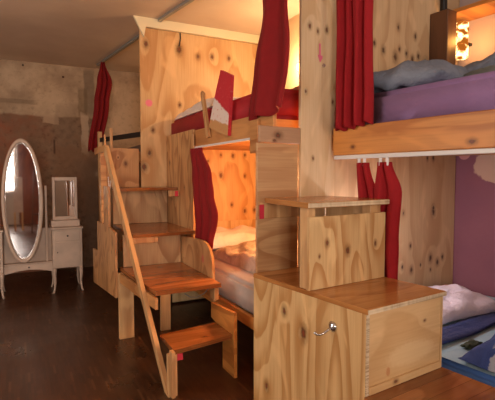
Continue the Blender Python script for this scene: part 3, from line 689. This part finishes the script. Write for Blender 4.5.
ms = build(mi, 'mirror_glass', M['mirror'], frm)
bv = MB(); A1 = [bv.bm.verts.new(p) for p in oval(.025, 1.062, .173, .641, 5.503)]; B1 = [bv.bm.verts.new(p) for p in oval(.025, 1.062, .160, .625, 5.5045)]
for k in range(48): bv.bm.faces.new((A1[k], A1[(k+1) % 48], B1[(k+1) % 48], B1[k]))
build(bv, 'bevelled_rim', plain('bevel_glass', (240, 244, 250), .08, metal=.9), frm, smooth=True, solid=.002)
def cabinet(x0, x1):
    m = (x0+x1)/2
    cb = build(MB().box(x0, x1, 5.50, 5.86, .285, .73, .006).box(x0-.012, x1+.012, 5.485, 5.87, .731, .752, .004), 'side_cabinet', M['white'], vt)
    dr = build(MB().box(x0+.03, x1-.03, 5.492, 5.499, .60, .71, .003), 'drawer', M['white'], cb)
    build(MB().lathe((m, 5.49, .655), [(.001, -.016), (.010, -.014), (.010, -.006), (.005, 0)], 12, 'y'), 'knob', M['black'], cb)
    build(MB().box(x0+.03, x1-.03, 5.492, 5.499, .32, .585, .004), 'door', M['white'], cb)
    build(MB().lathe((x0+.05, 5.49, .47), [(.001, -.012), (.007, -.01), (.005, 0)], 12, 'y'), 'knob', M['black'], cb)
    for sx, xx in ((-1, x0+.02), (1, x1-.02)):
        for sy, yy in ((-1, 5.52), (1, 5.84)):
            build(MB().tube([(xx, yy, .285), (xx+.004*sx, yy+.004*sy, .22), (xx-.002*sx, yy, .12), (xx+.006*sx, yy+.004*sy, .04), (xx+.018*sx, yy+.012*sy, .0)], [.022, .020, .014, .011, .013], 8), 'leg', M['white'], vt, smooth=True)
    # small side mirror
    a, b = m-.145, m+.125
    s = build(MB().box(a, a+.03, 5.60, 5.625, .83, 1.325, .004).box(b-.03, b, 5.60, 5.625, .83, 1.325, .004).box(a+.03, b-.03, 5.60, 5.625, .83, .87, .004).box(a+.03, b-.03, 5.60, 5.625, 1.285, 1.325, .004), 'side_mirror_frame', M['white'], vt)
    build(MB().box(a+.029, b-.029, 5.612, 5.618, .865, 1.29, 0), 'mirror_glass', M['mirror'], s)
    build(MB().box(a-.02, b+.02, 5.56, 5.70, .753, .828, .006), 'mirror_plinth', M['white'], vt)
cabinet(.315, .635); cabinet(-.58, -.26+.095-.015)
for x in (-.215, .262):
    build(MB().box(x-.012, x+.012, 5.60, 5.63, .3, 1.23, .004), 'mirror_post', M['white'], vt)
build(MB().box(-.178, .315, 5.66, 5.68, .30, .74), 'back_panel', M['white'], vt)
ap = [(-.178, .345), (.314, .345), (.314, .25), (.26, .262), (.18, .28), (.068, .288), (-.04, .28), (-.12, .262), (-.178, .25)]
build(MB().prism([(x, 5.56, z) for x, z in ap], (0, .02, 0)).box(-.178, .314, 5.56, 5.66, .346, .362), 'apron', M['white'], vt)
build(MB().lathe((.07, 5.56, .315), [(.001, -.014), (.009, -.012), (.005, 0)], 12, 'y'), 'knob', M['black'], vt)

# things behind the viewer that the mirror shows
cbx = thing('chest', 'cream chest seen only in the oval mirror', 'chest', (-.04, -1.3, 0))
build(MB().box(-.14, .06, -1.5, -1.1, .45, 1.30), 'chest_body', M['white'], cbx)
for x in (-.12, .04):
    for y in (-1.47, -1.13): build(MB().box(x-.02, x+.02, y-.02, y+.02, 0, .45), 'leg', M['pine_v'], cbx)
ld = thing('stepladder', 'dark wooden stepladder seen only in the oval mirror', 'stepladder', (.1, -1.0, 0))
for x in (.22, .50):
    build(MB().prism([(x, -.7, 0), (x, -.66, 0), (x+.08, -1.0, 1.5), (x+.08, -1.04, 1.5)], (.03, 0, 0)), 'rail', M['darkwood'], ld)
for z in (.4, .8, 1.2):
    y = -.68-.34*z/1.5; x = .08*z/1.5
    build(MB().box(.25+x, .50+x, y-.03, y+.03, z, z+.03), 'rung', M['darkwood'], ld)

# ------------------------------------------------------------------ light
def area(name, loc, rot, sx, sy, col, e):
    l = bpy.data.lights.new(name, 'AREA'); l.shape = 'RECTANGLE'; l.size = sx; l.size_y = sy; l.color = lin(col); l.energy = e
    o = bpy.data.objects.new(name, l); COL.objects.link(o); o.location = loc; o.rotation_euler = rot; return o
def point(name, loc, col, e, r=.04, ang=0.):
    l = bpy.data.lights.new(name, 'POINT'); l.color = lin(col); l.energy = e; l.shadow_soft_size = r
    o = bpy.data.objects.new(name, l); COL.objects.link(o); o.location = Matrix.Rotation(ang, 3, 'Z') @ Vector(loc); return o
area('daylight_left_window', (XL-.14, 2.5, 1.65), (0, R(-90), 0), 1.5, 2.1, (255, 236, 220), 80)
area('daylight_back_window', (-.70, YB-.14, 1.62), (R(90), 0, 0), 1.1, 1.4, (255, 240, 226), 200)
area('added_window_fill', (2.4, YB-.14, 1.62), (R(90), 0, 0), 1.3, 1.4, (255, 240, 226), 80)  # fill light coming through the added window
point('lower_berth_light', (2.12, 2.75, 1.32), (255, 190, 120), 74, .12)
point('upper_berth_light', (2.26, 3.62, 2.38), (255, 218, 164), 20, .05)
point('far_berth_light', (2.26, 5.4, 2.2), (255, 195, 120), 10, .05)
point('lantern_light', (3.17, 1.84, 2.34), (255, 178, 88), 3.2, .03, A)
point('near_lower_berth_light', (2.30, 1.93, .97), (248, 236, 240), 12, .03, A)

w = bpy.data.worlds.new('sky'); SC.world = w; w.use_nodes = True
bg = w.node_tree.nodes['Background']; sky = w.node_tree.nodes.new('ShaderNodeTexSky'); sky.sky_type = 'HOSEK_WILKIE'
w.node_tree.links.new(sky.outputs[0], bg.inputs[0]); bg.inputs[1].default_value = .8

# ------------------------------------------------------------------ camera
cam = bpy.data.cameras.new('camera'); cam.sensor_width = 36; cam.lens = 449*36/495; cam.clip_start = .05
co = bpy.data.objects.new('camera', cam); COL.objects.link(co)
co.location = (0, 0, 1.35); co.rotation_euler = (R(90)-math.atan(25/449), 0, R(-26.9)); SC.camera = co
vs = SC.view_settings; vs.view_transform = 'Standard'; vs.look = 'None'; vs.gamma = 1; vs.use_curve_mapping = False; vs.exposure = -.08
SC.cycles.use_denoising = True; SC.cycles.max_bounces = 8
for o in bpy.data.objects:
    if '_o' in o: del o['_o']
